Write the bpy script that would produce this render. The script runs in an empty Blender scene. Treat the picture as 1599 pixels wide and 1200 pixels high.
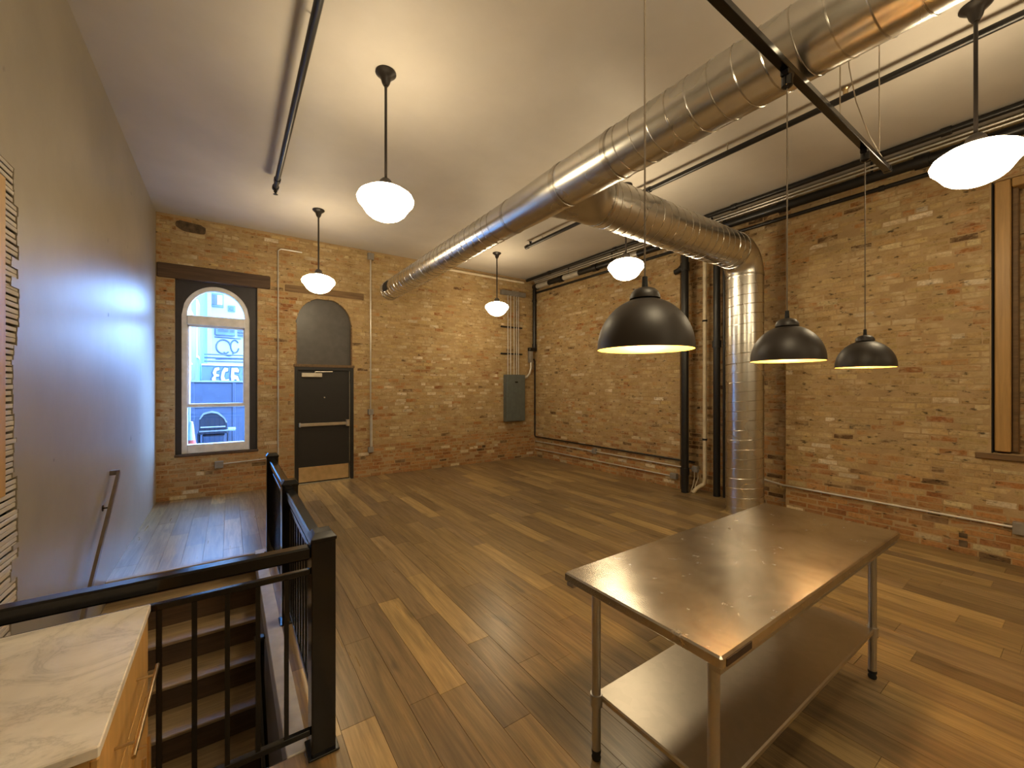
import bpy, math, random
from mathutils import Vector, noise as mnoise

random.seed(7)
sc = bpy.context.scene
col = sc.collection
PI = math.pi

# ------------------------------------------------------------------ camera
CAM_H = 1.807
cam_d = bpy.data.cameras.new('camera')
cam_d.sensor_width = 36.0
cam_d.lens = 638.5 / 1599.0 * 36.0
cam_d.shift_y = 4.0 / 1599.0
cam_d.clip_start = 0.05
cam_d.clip_end = 200
cam = bpy.data.objects.new('camera', cam_d)
cam.location = (0, 0, CAM_H)
cam.rotation_euler = (PI / 2, 0, -math.radians(34.66))
col.objects.link(cam)
sc.camera = cam

# ------------------------------------------------------------------ world, sun, exposure
DAY = (0.23, 0.47, 1.0)
world = bpy.data.worlds.new('world')
sc.world = world
world.use_nodes = True
wn = world.node_tree
wn.nodes.clear()
wo = wn.nodes.new('ShaderNodeOutputWorld')
wb = wn.nodes.new('ShaderNodeBackground')
wb.inputs['Color'].default_value = (*DAY, 1)
wb.inputs['Strength'].default_value = 20.0
wn.links.new(wb.outputs[0], wo.inputs[0])

sun_d = bpy.data.lights.new('sun', 'SUN')
sun_d.energy = 3.0
sun_d.angle = 0.05
sun_d.color = (0.62, 0.82, 1.0)
sun = bpy.data.objects.new('sun', sun_d)
sun.rotation_euler = Vector((-0.45, 1.0, -1.05)).to_track_quat('-Z', 'Y').to_euler()
sun.location = (0, -6, 14)
col.objects.link(sun)

vs = sc.view_settings
vs.view_transform = 'Standard'
vs.look = 'None'
vs.exposure = 1.08
vs.gamma = 1.0
vs.use_curve_mapping = False

LAMP = (1.0, 0.80, 0.50)
GLOBE_POWER = 17.0
BULB_POWER = 190.0

# ------------------------------------------------------------------ helpers
def tag(o, label=None, cat=None, group=None, kind=None):
    if label: o['label'] = label
    if cat: o['category'] = cat
    if group: o['group'] = group
    if kind: o['kind'] = kind
    return o

def empty(name, loc=(0, 0, 0), label=None, cat=None, group=None, kind=None):
    o = bpy.data.objects.new(name, None)
    o.location = loc
    o.empty_display_size = 0.1
    col.objects.link(o)
    return tag(o, label, cat, group, kind)

def wloc(o):
    v = Vector((0, 0, 0))
    while o is not None:
        v += Vector(o.location)
        o = o.parent
    return v

class MB:
    """collects shapes in world coordinates, then links them as one mesh object"""
    def __init__(s):
        s.v, s.f = [], []
    def add(s, vs_, fs_):
        n = len(s.v)
        s.v += [tuple(p) for p in vs_]
        s.f += [tuple(i + n for i in f) for f in fs_]
        return s
    def box(s, a, b):
        x0, y0, z0 = a; x1, y1, z1 = b
        if x0 > x1: x0, x1 = x1, x0
        if y0 > y1: y0, y1 = y1, y0
        if z0 > z1: z0, z1 = z1, z0
        return s.add([(x0,y0,z0),(x1,y0,z0),(x1,y1,z0),(x0,y1,z0),(x0,y0,z1),(x1,y0,z1),(x1,y1,z1),(x0,y1,z1)],
                     [(0,3,2,1),(4,5,6,7),(0,1,5,4),(1,2,6,5),(2,3,7,6),(3,0,4,7)])
    def cbox(s, a, b, c):
        """box with chamfered edges"""
        x0, y0, z0 = (min(p) for p in zip(a, b)); x1, y1, z1 = (max(p) for p in zip(a, b))
        c = min(c, (x1-x0)*.45, (y1-y0)*.45, (z1-z0)*.45)
        rings = []
        for z, i in ((z0, c), (z0+c, 0), (z1-c, 0), (z1, c)):
            X0, X1, Y0, Y1 = x0+i, x1-i, y0+i, y1-i
            k = c if i == 0 else c*.6
            rings.append([(X0+k,Y0,z),(X1-k,Y0,z),(X1,Y0+k,z),(X1,Y1-k,z),(X1-k,Y1,z),(X0+k,Y1,z),(X0,Y1-k,z),(X0,Y0+k,z)])
        vs_ = [p for r in rings for p in r]
        fs_ = [tuple(range(7, -1, -1)), tuple(range(24, 32))]
        for q in range(3):
            for i in range(8):
                j = (i+1) % 8
                fs_.append((q*8+i, q*8+j, q*8+8+j, q*8+8+i))
        return s.add(vs_, fs_)
    def tube(s, pts, r, n=12, caps=True):
        """tube along a path; r is a number or a list"""
        pts = [Vector(p) for p in pts]
        m = len(pts)
        rs = r if isinstance(r, (list, tuple)) else [r]*m
        t0 = (pts[1]-pts[0]).normalized()
        up = Vector((0,0,1)) if abs(t0.z) < .9 else Vector((0,1,0))
        a = t0.cross(up).normalized()
        vs_, fs_ = [], []
        prev = t0
        for i, p in enumerate(pts):
            t = ((pts[min(i+1,m-1)]-pts[i]).normalized() + (pts[i]-pts[max(i-1,0)]).normalized())
            t = t.normalized() if t.length > 1e-6 else prev
            a = (a - t*a.dot(t)).normalized()
            b = t.cross(a)
            prev = t
            for k in range(n):
                w = 2*PI*k/n
                vs_.append(p + (a*math.cos(w) + b*math.sin(w))*rs[i])
        for i in range(m-1):
            for k in range(n):
                j = (k+1) % n
                fs_.append((i*n+k, i*n+j, (i+1)*n+j, (i+1)*n+k))
        if caps:
            fs_.append(tuple(range(n-1, -1, -1)))
            fs_.append(tuple(range((m-1)*n, m*n)))
        return s.add(vs_, fs_)
    def lathe(s, prof, c=(0,0,0), n=24):
        """profile of (radius, z) turned about a vertical axis"""
        vs_, fs_ = [], []
        m = len(prof)
        for r, z in prof:
            for k in range(n):
                w = 2*PI*k/n
                vs_.append((c[0]+r*math.cos(w), c[1]+r*math.sin(w), c[2]+z))
        for i in range(m-1):
            for k in range(n):
                j = (k+1) % n
                fs_.append((i*n+k, i*n+j, (i+1)*n+j, (i+1)*n+k))
        return s.add(vs_, fs_)
    def prism_y(s, poly, y0, y1):
        """polygon of (x, z) extruded along y"""
        n = len(poly)
        vs_ = [(x, y0, z) for x, z in poly] + [(x, y1, z) for x, z in poly]
        fs_ = [tuple(range(n)), tuple(range(2*n-1, n-1, -1))]
        fs_ += [(i, i+n, (i+1) % n + n, (i+1) % n) for i in range(n)]
        return s.add(vs_, fs_)
    def prism_x(s, poly, x0, x1):
        n = len(poly)
        vs_ = [(x0, y, z) for y, z in poly] + [(x1, y, z) for y, z in poly]
        fs_ = [tuple(range(n)), tuple(range(2*n-1, n-1, -1))]
        fs_ += [(i, i+n, (i+1) % n + n, (i+1) % n) for i in range(n)]
        return s.add(vs_, fs_)
    def mesh(s, name, off=Vector((0,0,0)), smooth=False):
        me = bpy.data.meshes.new(name)
        me.from_pydata([(x-off.x, y-off.y, z-off.z) for x, y, z in s.v], [], s.f)
        if smooth:
            me.polygons.foreach_set('use_smooth', [True]*len(me.polygons))
        me.update()
        return me
    def build(s, name, mat, parent=None, smooth=False, pivot=None, angle=None):
        off = wloc(parent) if parent is not None else Vector((0,0,0))
        if pivot is not None:
            off = Vector(pivot)
        me = s.mesh(name, off, smooth)
        me.materials.append(mat)
        o = bpy.data.objects.new(name, me)
        col.objects.link(o)
        if parent is not None:
            o.parent = parent
            if pivot is not None: o.location = off - wloc(parent)
        elif pivot is not None:
            o.location = off
        if smooth:
            try: me.set_sharp_from_angle(angle=angle or math.radians(40))
            except Exception: pass
        return o

def copy_tree(o, parent=None):
    c = o.copy(); col.objects.link(c); c.parent = parent
    for ch in list(o.children): copy_tree(ch, c)
    return c

def arc_pts(c, r, a0, a1, u, v, n=10):
    c = Vector(c); u = Vector(u); v = Vector(v)
    return [c + (u*math.cos(a0+(a1-a0)*i/n) + v*math.sin(a0+(a1-a0)*i/n))*r for i in range(n+1)]

# ------------------------------------------------------------------ materials
class NT:
    def __init__(s, name):
        s.m = bpy.data.materials.new(name)
        s.m.use_nodes = True
        s.t = s.m.node_tree
        s.b = s.t.nodes['Principled BSDF']
    def n(s, kind, **kw):
        nd = s.t.nodes.new('ShaderNode'+kind)
        for k, v in kw.items(): setattr(nd, k, v)
        return nd
    def l(s, a, b): s.t.links.new(a, b)
    def set(s, **kw):
        for k, v in kw.items():
            s.b.inputs[k.replace('_', ' ')].default_value = v
    def pos(s, scale=(1,1,1)):
        g = s.n('NewGeometry')
        mp = s.n('Mapping'); mp.inputs['Scale'].default_value = scale
        s.l(g.outputs['Position'], mp.inputs['Vector'])
        return mp.outputs[0]
    def noise(s, vec, scale, detail=4, rough=.55, dist=0.0):
        nz = s.n('TexNoise')
        nz.inputs['Scale'].default_value = scale; nz.inputs['Detail'].default_value = detail
        nz.inputs['Roughness'].default_value = rough; nz.inputs['Distortion'].default_value = dist
        s.l(vec, nz.inputs['Vector'])
        return nz.outputs['Fac']
    def ramp(s, fac, stops, interp='LINEAR'):
        r = s.n('ValToRGB'); r.color_ramp.interpolation = interp
        e = r.color_ramp.elements
        while len(e) < len(stops): e.new(.5)
        for q, (p, c) in zip(e, stops):
            q.position = p
            q.color = (*c, 1) if isinstance(c, tuple) else (c, c, c, 1)
        s.l(fac, r.inputs[0])
        return r.outputs[0]
    def mix(s, fac, a, b, mode='MIX'):
        m = s.n('Mix', data_type='RGBA', blend_type=mode)
        for sock, val in ((m.inputs[0], fac), (m.inputs[6], a), (m.inputs[7], b)):
            if isinstance(val, (int, float)): sock.default_value = val
            elif isinstance(val, tuple): sock.default_value = (*val, 1)
            else: s.l(val, sock)
        return m.outputs[2]
    def math(s, op, a, b=0.0):
        m = s.n('Math', operation=op)
        for i, v in enumerate((a, b)):
            if isinstance(v, (int, float)): m.inputs[i].default_value = v
            else: s.l(v, m.inputs[i])
        return m.outputs[0]
    def bump(s, h, strength=.3, dist=.005):
        b = s.n('Bump'); b.inputs['Strength'].default_value = strength; b.inputs['Distance'].default_value = dist
        s.l(h, b.inputs['Height']); s.l(b.outputs[0], s.b.inputs['Normal'])
    def col(s, c): s.l(c, s.b.inputs['Base Color'])
    def rough(s, c): s.l(c, s.b.inputs['Roughness'])

# (base colours below, with dark fills for holes; light comes from lamps and sky)
def plain(name, c, rough=.5, metal=0.0, vary=.12, scale=9.0, bump=0.0):
    t = NT(name)
    p = t.pos()
    f = t.noise(p, scale)
    lo = tuple(x*(1-vary) for x in c); hi = tuple(min(1, x*(1+vary)) for x in c)
    t.col(t.ramp(f, [(.3, lo), (.7, hi)]))
    t.set(Roughness=rough, Metallic=metal)
    if bump: t.bump(t.noise(p, scale*6), bump, .004)
    return t.m

def emit(name, c, strength):
    t = NT(name)
    t.set(Base_Color=(*c, 1), Roughness=.4)
    t.b.inputs['Emission Color'].default_value = (*c, 1)
    t.b.inputs['Emission Strength'].default_value = strength
    return t.m

def piece_colour(t, own):
    if own:
        return t.n('ObjectInfo').outputs['Color']
    return t.n('Attribute', attribute_name='piece_colour').outputs['Color']

def brick_mat(name, own):
    """fired clay with smeared lime mortar; own = colour from the single brick, else from the mesh"""
    t = NT(name)
    p = t.pos()
    c = piece_colour(t, own)
    fine = t.noise(p, 38, 5, .65)
    c = t.mix(1.0, c, t.ramp(fine, [(.25, .6), (.5, 1.0), (.8, 1.3)]), 'MULTIPLY')
    big = t.noise(t.pos((1, 1, 1.5)), 1.5, 4, .6)
    mid = t.noise(t.pos((1, 1, 2.2)), 7, 6, .7, .4)
    sm = t.math('ADD', t.math('MULTIPLY', big, .45), t.math('MULTIPLY', mid, .75))
    fac = t.ramp(sm, [(.50, .0), (.68, .92)])
    sx_ = t.n('SeparateXYZ'); t.l(t.n('NewGeometry').outputs['Position'], sx_.inputs[0])
    hgt = t.math('ADD', t.math('MULTIPLY', sx_.outputs[2], .45), t.math('MULTIPLY', big, .35))
    fac = t.math('MULTIPLY', fac, t.ramp(hgt, [(.22, .25), (.75, 1.0)]))
    wash = t.ramp(t.noise(t.pos((1, 1, 1.4)), 3.2, 5, .65), [(.3, (.30, .175, .075)), (.5, MORTAR_SMEAR), (.72, (.60, .48, .31))])
    c = t.mix(fac, c, wash)
    pits = t.ramp(t.noise(t.pos((1, 1, 2.4)), 10, 5, .6), [(.30, .22), (.40, 1.0)])
    c = t.mix(1.0, c, pits, 'MULTIPLY')
    t.col(c); t.set(Roughness=.9); t.b.inputs['Specular IOR Level'].default_value = .2
    t.bump(t.noise(p, 55, 6, .7), .5, .006)
    return t.m

MORTAR_SMEAR = (.45, .325, .165)
M_BRICK_OWN = brick_mat('brick_single', True)
M_BRICK_ALL = brick_mat('brick_field', False)
def mortar():
    t = NT('lime_mortar'); p = t.pos()
    c = t.ramp(t.noise(p, 3.5, 6, .65), [(.3, (.33, .215, .10)), (.7, (.45, .315, .165))])
    c = t.mix(1.0, c, t.ramp(t.noise(t.pos((1, 1, 2.4)), 10, 5, .6), [(.30, .25), (.40, 1.0)]), 'MULTIPLY')
    t.col(c); t.set(Roughness=.95); t.bump(t.noise(p, 40, 6, .7), .6, .01)
    return t.m
M_MORTAR = mortar()

def plank_mat(name, own):
    t = NT(name)
    c = piece_colour(t, own)
    g = t.noise(t.pos((14, .9, 1)), 1.6, 6, .62, .6)
    c = t.mix(1.0, c, t.ramp(g, [(.28, .62), (.5, 1.0), (.7, 1.4)]), 'MULTIPLY')
    g2 = t.noise(t.pos((70, 2.2, 1)), 1.4, 4, .6)
    c = t.mix(1.0, c, t.ramp(g2, [(.3, .8), (.7, 1.15)]), 'MULTIPLY')
    kn = t.noise(t.pos((6, 1.8, 1)), 1.2, 2, .5)
    c = t.mix(1.0, c, t.ramp(kn, [(.26, .6), (.36, 1.0)]), 'MULTIPLY')
    t.col(c)
    t.rough(t.ramp(g, [(.2, .36), (.8, .25)]))
    t.b.inputs['Specular IOR Level'].default_value = .55
    t.bump(g2, .12, .002)
    return t.m
M_PLANK_OWN = plank_mat('plank_single', True)
M_PLANK_ALL = plank_mat('plank_field', False)

def wood(name, c, axis=1, rough=.6, contrast=.45):
    t = NT(name)
    sc_ = [22, 22, 22]; sc_[axis] = 1.3
    g = t.noise(t.pos(tuple(sc_)), 1.3, 6, .6, .5)
    t.col(t.ramp(g, [(.25, tuple(x*(1-contrast) for x in c)), (.55, c), (.8, tuple(min(1, x*(1+contrast)) for x in c))]))
    t.set(Roughness=rough); t.bump(g, .25, .004)
    return t.m

def plaster(name, c, rough=.7, spots=0.0, vary=.1, spec=.4):
    t = NT(name); p = t.pos()
    f = t.noise(p, 1.6, 5, .55)
    cc = t.ramp(f, [(.3, tuple(x*(1-vary) for x in c)), (.7, tuple(min(1, x*(1+vary)) for x in c))])
    if spots:
        m_ = t.ramp(t.noise(p, 5.5, 2, .4), [(.19, 1-spots), (.235, 1.0)])
        cc = t.mix(1.0, cc, m_, 'MULTIPLY')
    t.col(cc); t.set(Roughness=rough); t.b.inputs['Specular IOR Level'].default_value = spec
    t.bump(t.noise(p, 7, 5, .5), .10, .012)
    return t.m

def galvanised(name, c, rough=.3, spangle=18, streak=0.0):
    t = NT(name); p = t.pos()
    v = t.n('TexVoronoi'); v.inputs['Scale'].default_value = spangle; t.l(p, v.inputs['Vector'])
    bw = t.n('RGBToBW'); t.l(v.outputs['Color'], bw.inputs[0])
    f = t.noise(p, 2.5, 4, .55)
    cc = t.ramp(f, [(.3, tuple(x*.9 for x in c)), (.7, c)])
    cc = t.mix(1.0, cc, t.ramp(bw.outputs[0], [(.2, .97), (.8, 1.02)]), 'MULTIPLY')
    t.col(cc); t.set(Metallic=1.0)
    t.rough(t.ramp(t.noise(p, 1.5, 2, .5), [(.3, rough*.92), (.7, rough*1.08)]))
    return t.m

def steel_top():
    t = NT('stainless_worn')
    b = t.noise(t.pos((2.2, 60, 1)), 2.0, 5, .7)
    p = t.pos()
    blotch = t.noise(p, 3.2, 6, .68, .8)
    cc = t.ramp(blotch, [(.3, (.46, .41, .35)), (.52, (.62, .57, .51)), (.72, (.74, .70, .64))])
    t.col(cc); t.set(Metallic=1.0)
    sp = t.ramp(t.noise(p, 13, 5, .7), [(.62, 0.0), (.74, .07)])
    t.rough(t.math('ADD', t.ramp(b, [(.3, .225), (.7, .265)]), sp))
    tg = t.n('CombineXYZ'); tg.inputs[0].default_value = .25; tg.inputs[1].default_value = 1.0
    t.l(tg.outputs[0], t.b.inputs['Tangent']); t.set(Anisotropic=.7)
    return t.m

def marble():
    t = NT('marble'); p = t.pos((1.0, 1.5, 1))
    wv = t.noise(p, 2.6, 8, .66, .9)
    vein = t.ramp(wv, [(.42, 1.0), (.485, .86), (.5, .72), (.515, .88), (.57, 1.0)])
    cl = t.noise(p, 1.7, 5, .6, .6)
    c = t.ramp(cl, [(.3, (.60, .55, .49)), (.6, (.80, .76, .71))])
    c = t.mix(1.0, c, vein, 'MULTIPLY')
    t.col(c); t.set(Roughness=.32)
    return t.m

def glass_mat():
    t = NT('window_glass')
    out = t.t.nodes['Material Output']
    tr = t.n('BsdfTransparent'); gl = t.n('BsdfGlossy'); gl.inputs['Roughness'].default_value = .02
    mx = t.n('MixShader'); mx.inputs[0].default_value = .06
    t.l(tr.outputs[0], mx.inputs[1]); t.l(gl.outputs[0], mx.inputs[2]); t.l(mx.outputs[0], out.inputs[0])
    return t.m

M = dict(
    ceiling=plaster('ceiling_paint', (.52, .48, .43), .55, 0, .06, .5),
    wall_l=plaster('left_wall_paint', (.30, .262, .20), .42, .75, .09, .5),
    wall_f=plaster('front_wall_paint', (.46, .40, .32), .7),
    dark=plain('dark_void', (.02, .017, .015), .9),
    lath=wood('lath_wood', (.50, .45, .39), 1, .7, .25),
    black=plain('black_paint_satin', (.005, .0045, .005), .14),
    blackpipe=plain('black_iron_pipe', (.010, .009, .009), .38),
    bronze=plain('bronze_black_metal', (.015, .011, .009), .4, 0.0),
    dome=plain('dark_brown_enamel', (.020, .0145, .011), .46, 0.0, .05),
    gold=plain('gold_leaf_inside', (.95, .62, .16), .35, .6, .04),
    globe=emit('lit_opal_glass', LAMP, GLOBE_POWER),
    bulb=emit('lit_bulb', (1.0, .72, .36), BULB_POWER),
    duct=galvanised('galvanised_duct', (.74, .725, .69), .27),
    seam=galvanised('galvanised_seam', (.60, .57, .52), .25),
    conduit=plain('galvanised_conduit', (.56, .53, .48), .35, .35),
    greypanel=plain('grey_enamel', (.10, .115, .11), .5),
    greybox=plain('grey_steel_box', (.30, .28, .26), .5, .5),
    whitepipe=plain('cream_plastic_pipe', (.72, .62, .45), .5),
    doorpaint=plain('door_dark_paint', (.012, .009, .0075), .5),
    doorframe=plain('door_frame_paint', (.010, .0085, .008), .42),
    brass=plain('satin_brass', (.62, .47, .27), .28, 1.0),
    satin=plain('satin_steel', (.60, .54, .44), .3, 1.0),
    cream=plain('cream_enamel', (.62, .55, .42), .5),
    transom=plain('charcoal_panel', (.075, .066, .059), .42),
    casing=plain('dark_plum_casing', (.030, .025, .028), .5),
    winwhite=plain('window_white', (.74, .73, .73), .45),
    oldwood=wood('old_lintel_wood', (.085, .048, .026), 0, .75),
    oldwood2=wood('pale_lintel_wood', (.22, .135, .065), 0, .85),
    trimwood=wood('varnished_trim', (.40, .23, .075), 2, .45, .25),
    sillwood=wood('sill_wood', (.15, .085, .035), 1, .6),
    tread=wood('stair_tread_wood', (.34, .235, .12), 0, .5),
    riser=wood('stair_riser_wood', (.11, .065, .035), 0, .6),
    oak=wood('oak_cabinet', (.50, .30, .105), 2, .45, .2),
    edgewhite=plain('painted_edge', (.52, .49, .45), .55),
    steel=steel_top(),
    steelshelf=galvanised('galvanised_shelf', (.50, .46, .40), .36, 26),
    steelleg=galvanised('galvanised_leg', (.52, .50, .47), .4, 30),
    rubber=plain('black_rubber', (.012, .012, .012), .8),
    handrail=plain('handrail_brown', (.14, .105, .075), .4, .3),
    marble=marble(),
    glass=glass_mat(),
    blotch=plain('dark_patch_fill', (.10, .066, .036), .95, 0, .5, 14),  # dark brown for the oblong wall patch and the painted hole blocks
    cord=plain('braided_cord', (.12, .09, .06), .7),
    cable=plain('pale_cable', (.50, .43, .33), .6),
    # outside
    cyan=plaster('cyan_render', (.045, .14, .19), .85, .2, .3),
    pale=plaster('pale_render', (.21, .21, .21), .85, .1, .08),
    grey_out=plaster('grey_render', (.07, .10, .17), .85, .1, .2),
    fence=plain('slate_fence_paint', (.03, .045, .085), .6, 0, .2, 4),
    asphalt=plain('asphalt', (.13, .13, .14), .9),
    outdark=plain('outdoor_dark', (.03, .035, .05), .5),
    grill=plain('grill_black', (.012, .016, .03), .4),
    grillmetal=plain('grill_steel', (.22, .25, .28), .35, .3),
    red=plain('cone_red', (.5, .06, .035), .6),
    white=plain('white_paint', (.42, .42, .42), .6),
    ink=plain('graffiti_ink', (.03, .05, .10), .6),
    rust=plain('rust_brown', (.30, .12, .07), .7),
)

# ------------------------------------------------------------------ room dimensions
XL, XR, YB, YF, ZC = -0.943, 6.527, 8.4, -5.0, 4.54
CH0, CH1, CHX = 2.576, 4.238, 6.787        # pipe chase in the right wall
ST_X1, ST_Y0, ST_Y1 = 0.24, 2.27, 5.25     # stairwell opening

# ------------------------------------------------------------------ floor and planks
m = MB()
m.box((ST_X1, YF-.2, -.20), (XR+.5, YB+.25, -.012))
m.box((XL-.2, ST_Y1, -.20), (ST_X1, YB+.25, -.012))
m.box((XL-.2, YF-.2, -.20), (ST_X1, ST_Y0, -.012))
floor = tag(m.build('floor', M['dark']), 'brown wood plank floor', None, None, 'structure')

def unit_plank():
    c, d = .006, .0008
    v = [(-.5,-.5,-1),(.5,-.5,-1),(.5,.5,-1),(-.5,.5,-1),
         (-.5,-.5,-.25),(.5,-.5,-.25),(.5,.5,-.25),(-.5,.5,-.25),
         (-.5+c,-.5+d,0),(.5-c,-.5+d,0),(.5-c,.5-d,0),(-.5+c,.5-d,0)]
    f = [(8,9,10,11)]
    for a in (0, 4):
        f += [(a+i, a+(i+1) % 4, a+4+(i+1) % 4, a+4+i) for i in range(4)]
    return v, f
PV, PF = unit_plank()
plank_me = bpy.data.meshes.new('plank'); plank_me.from_pydata(PV, [], PF); plank_me.materials.append(M_PLANK_OWN)

def plank_colour():
    base = random.choice([(.245,.168,.076), (.21,.143,.067), (.17,.115,.058), (.30,.206,.09), (.23,.158,.078), (.195,.135,.073)])
    k = random.uniform(.85, 1.18)
    return (base[0]*k, base[1]*k, base[2]*k, 1)

planks = []
PW, PL = .178, 1.22
nx = 0
x = XL
while x < CHX-.02:
    x1 = min(x+PW, CHX)
    off = random.uniform(0, PL)
    y = YF - off
    while y < YB:
        y0, y1 = max(y, YF), min(y+PL, YB)
        if y1-y0 > .03:
            segs = [(y0, y1, x, x1)]
            if x < ST_X1+.085:
                out = []
                for a, b, xa, xb in segs:
                    if b <= ST_Y0-.02 or a >= ST_Y1+.001: out.append((a, b, xa, xb)); continue
                    if a < ST_Y0-.02: out.append((a, ST_Y0-.02, xa, xb))
                    if b > ST_Y1: out.append((ST_Y1, b, xa, xb))
                    if xb > ST_X1+.085+.02: out.append((max(a, ST_Y0-.02), min(b, ST_Y1), ST_X1+.085, xb))
                segs = out
            for a, b, xa, xb in segs:
                cuts = [(a, b, xa, xb)]
                if xb > XR:
                    cuts = [(a, min(b, CH0), xa, XR), (max(a, CH0), min(b, CH1), xa, xb), (max(a, CH1), b, xa, XR)]
                for a2, b2, xa2, xb2 in cuts:
                    if b2-a2 > .03 and xb2-xa2 > .02:
                        planks.append(((xa2+xb2)/2, (a2+b2)/2, xb2-xa2, b2-a2))
        y += PL
    x += PW

FWD = Vector((math.sin(math.radians(34.66)), math.cos(math.radians(34.66)), 0))
RGT = Vector((FWD.y, -FWD.x, 0))
def seen_size(p, area):
    """rough share of the view a piece takes, for choosing which pieces stand alone"""
    d = Vector(p)-Vector((0, 0, CAM_H))
    z = d.dot(FWD)
    if z < .2: return 0
    u, v = d.dot(RGT)/z, d.z/z
    if abs(u) > 1.28 or abs(v) > .97: return 0
    return area/z**2

def split_pieces(items, key, limit=300):
    order = sorted(range(len(items)), key=lambda i: -key(items[i]))
    own = set(i for i in order[:limit] if key(items[i]) > 0)
    return [items[i] for i in range(len(items)) if i in own], [items[i] for i in range(len(items)) if i not in own]

def coloured_field(name, verts, faces, cols, mat, parent):
    me = bpy.data.meshes.new(name)
    me.from_pydata(verts, [], faces)
    me.materials.append(mat)
    at = me.color_attributes.new('piece_colour', 'FLOAT_COLOR', 'POINT')
    flat = [c for q in cols for c in q]
    at.data.foreach_set('color', flat)
    me.update()
    o = bpy.data.objects.new(name, me); col.objects.link(o); o.parent = parent
    o['kind'] = 'stuff'
    return o

own, rest = split_pieces(planks, lambda q: seen_size((q[0], q[1], 0), q[2]*q[3]*1.8/max(.3, math.hypot(q[0], q[1]))))
for x, y, w, l in own:
    o = bpy.data.objects.new('plank', plank_me); col.objects.link(o); o.parent = floor
    o.location = (x, y, random.uniform(-.0006, .0006)); o.scale = (w-.0006, l-.0006, .012); o.color = plank_colour()
vv, ff, cc = [], [], []
for x, y, w, l in rest:
    n = len(vv); c = plank_colour()
    vv += [(x+p[0]*(w-.0006), y+p[1]*(l-.0006), p[2]*.012) for p in PV]; cc += [c]*len(PV)
    ff += [tuple(i+n for i in f) for f in PF]
coloured_field('planks_beyond', vv, ff, cc, M_PLANK_ALL, floor)

# ------------------------------------------------------------------ ceiling
m = MB().box((XL-.3, YF-.3, ZC), (XR+.6, YB+.3, ZC+.25))
ceiling = tag(m.build('ceiling', M['ceiling']), 'smooth off-white painted ceiling', None, None, 'structure')

# ------------------------------------------------------------------ brick laying
def unit_brick(seed):
    rd = random.Random(seed)
    j = lambda a: rd.uniform(-a, a)
    cx, cz = .022, .07
    v = [(-.5,0,-.5),(.5,0,-.5),(.5,0,.5),(-.5,0,.5)]
    v += [(-.5+j(.008),-.80,-.5+j(.03)),(.5+j(.008),-.80,-.5+j(.03)),(.5+j(.008),-.80,.5+j(.03)),(-.5+j(.008),-.80,.5+j(.03))]
    v += [(-.5+cx+j(.012),-1+j(.05),-.5+cz+j(.05)),(.5-cx+j(.012),-1+j(.05),-.5+cz+j(.05)),
          (.5-cx+j(.012),-1+j(.05),.5-cz+j(.05)),(-.5+cx+j(.012),-1+j(.05),.5-cz+j(.05))]
    f = [(8,9,10,11)]
    for a in (0, 4):
        f += [(a+i, a+(i+1) % 4, a+4+(i+1) % 4, a+4+i) for i in range(4)]
    return v, f
BRICKS = [unit_brick(s) for s in range(6)]
BRICK_ME = []
for v, f in BRICKS:
    me = bpy.data.meshes.new('brick'); me.from_pydata(v, [], f); me.materials.append(M_BRICK_OWN); BRICK_ME.append(me)

def courses(u0, u1, z0, z1, holes):
    """list of (u, z, length, height); holes(zmid) gives the u intervals that stay free"""
    out = []
    k = 0; z = z0
    while z < z1-.03:
        h = min(.061, z1-z-.002)
        L = .112 if k % 7 == 5 else .222
        free = holes(z+h/2)
        u = u0 - random.uniform(0, .11) - (L/2 if k % 2 else 0)
        while u < u1:
            a, b = max(u, u0), min(u+L-.011, u1)
            spans = [(a, b)]
            for h0, h1 in free:
                nx_ = []
                for p, q in spans:
                    if q <= h0 or p >= h1: nx_.append((p, q)); continue
                    if p < h0: nx_.append((p, h0))
                    if q > h1: nx_.append((h1, q))
                spans = nx_
            for p, q in spans:
                if q-p > .035: out.append(((p+q)/2, z+h/2, q-p, h))
            u += L + random.uniform(-.004, .004)
        z += .0705; k += 1
    return out

BUFF = [(.42,.29,.135), (.39,.26,.115), (.45,.33,.165), (.37,.235,.10), (.43,.305,.13)]
ORANGE = [(.37,.175,.062), (.33,.145,.05), (.40,.205,.075), (.29,.125,.048)]
PALE = [(.56,.45,.29), (.62,.52,.37), (.50,.40,.22)]
DARK = [(.11,.062,.03), (.15,.085,.042)]
def brick_colour(u, z, wall):
    n1 = mnoise.noise(Vector((u*.8, z*1.1, 3.7 if wall == 'b' else 9.1)))
    r = random.random()
    po = .07 + max(0, (.85-z)*.85) + max(0, n1*.5)
    pp = .07
    pd = .015 + (.035 if z < .8 else 0)
    if wall == 'b':
        dx, dz = (u-3.9)/1.7, (z-1.75)/.75
        if dx*dx+dz*dz < 1: pp = .30
        if u < 1.0: po += .28
        po += max(0, (1.5-z)*.36)
    else:
        po += max(0, (1.1-z)*.2); pp = .10
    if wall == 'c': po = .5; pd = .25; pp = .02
    if r < pd: b = random.choice(DARK)
    elif r < pd+pp: b = random.choice(PALE)
    elif r < pd+pp+po: b = random.choice(ORANGE)
    else: b = random.choice(BUFF)
    k = random.uniform(.78, 1.2)
    return (b[0]*k, b[1]*k, b[2]*k, 1)

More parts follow.
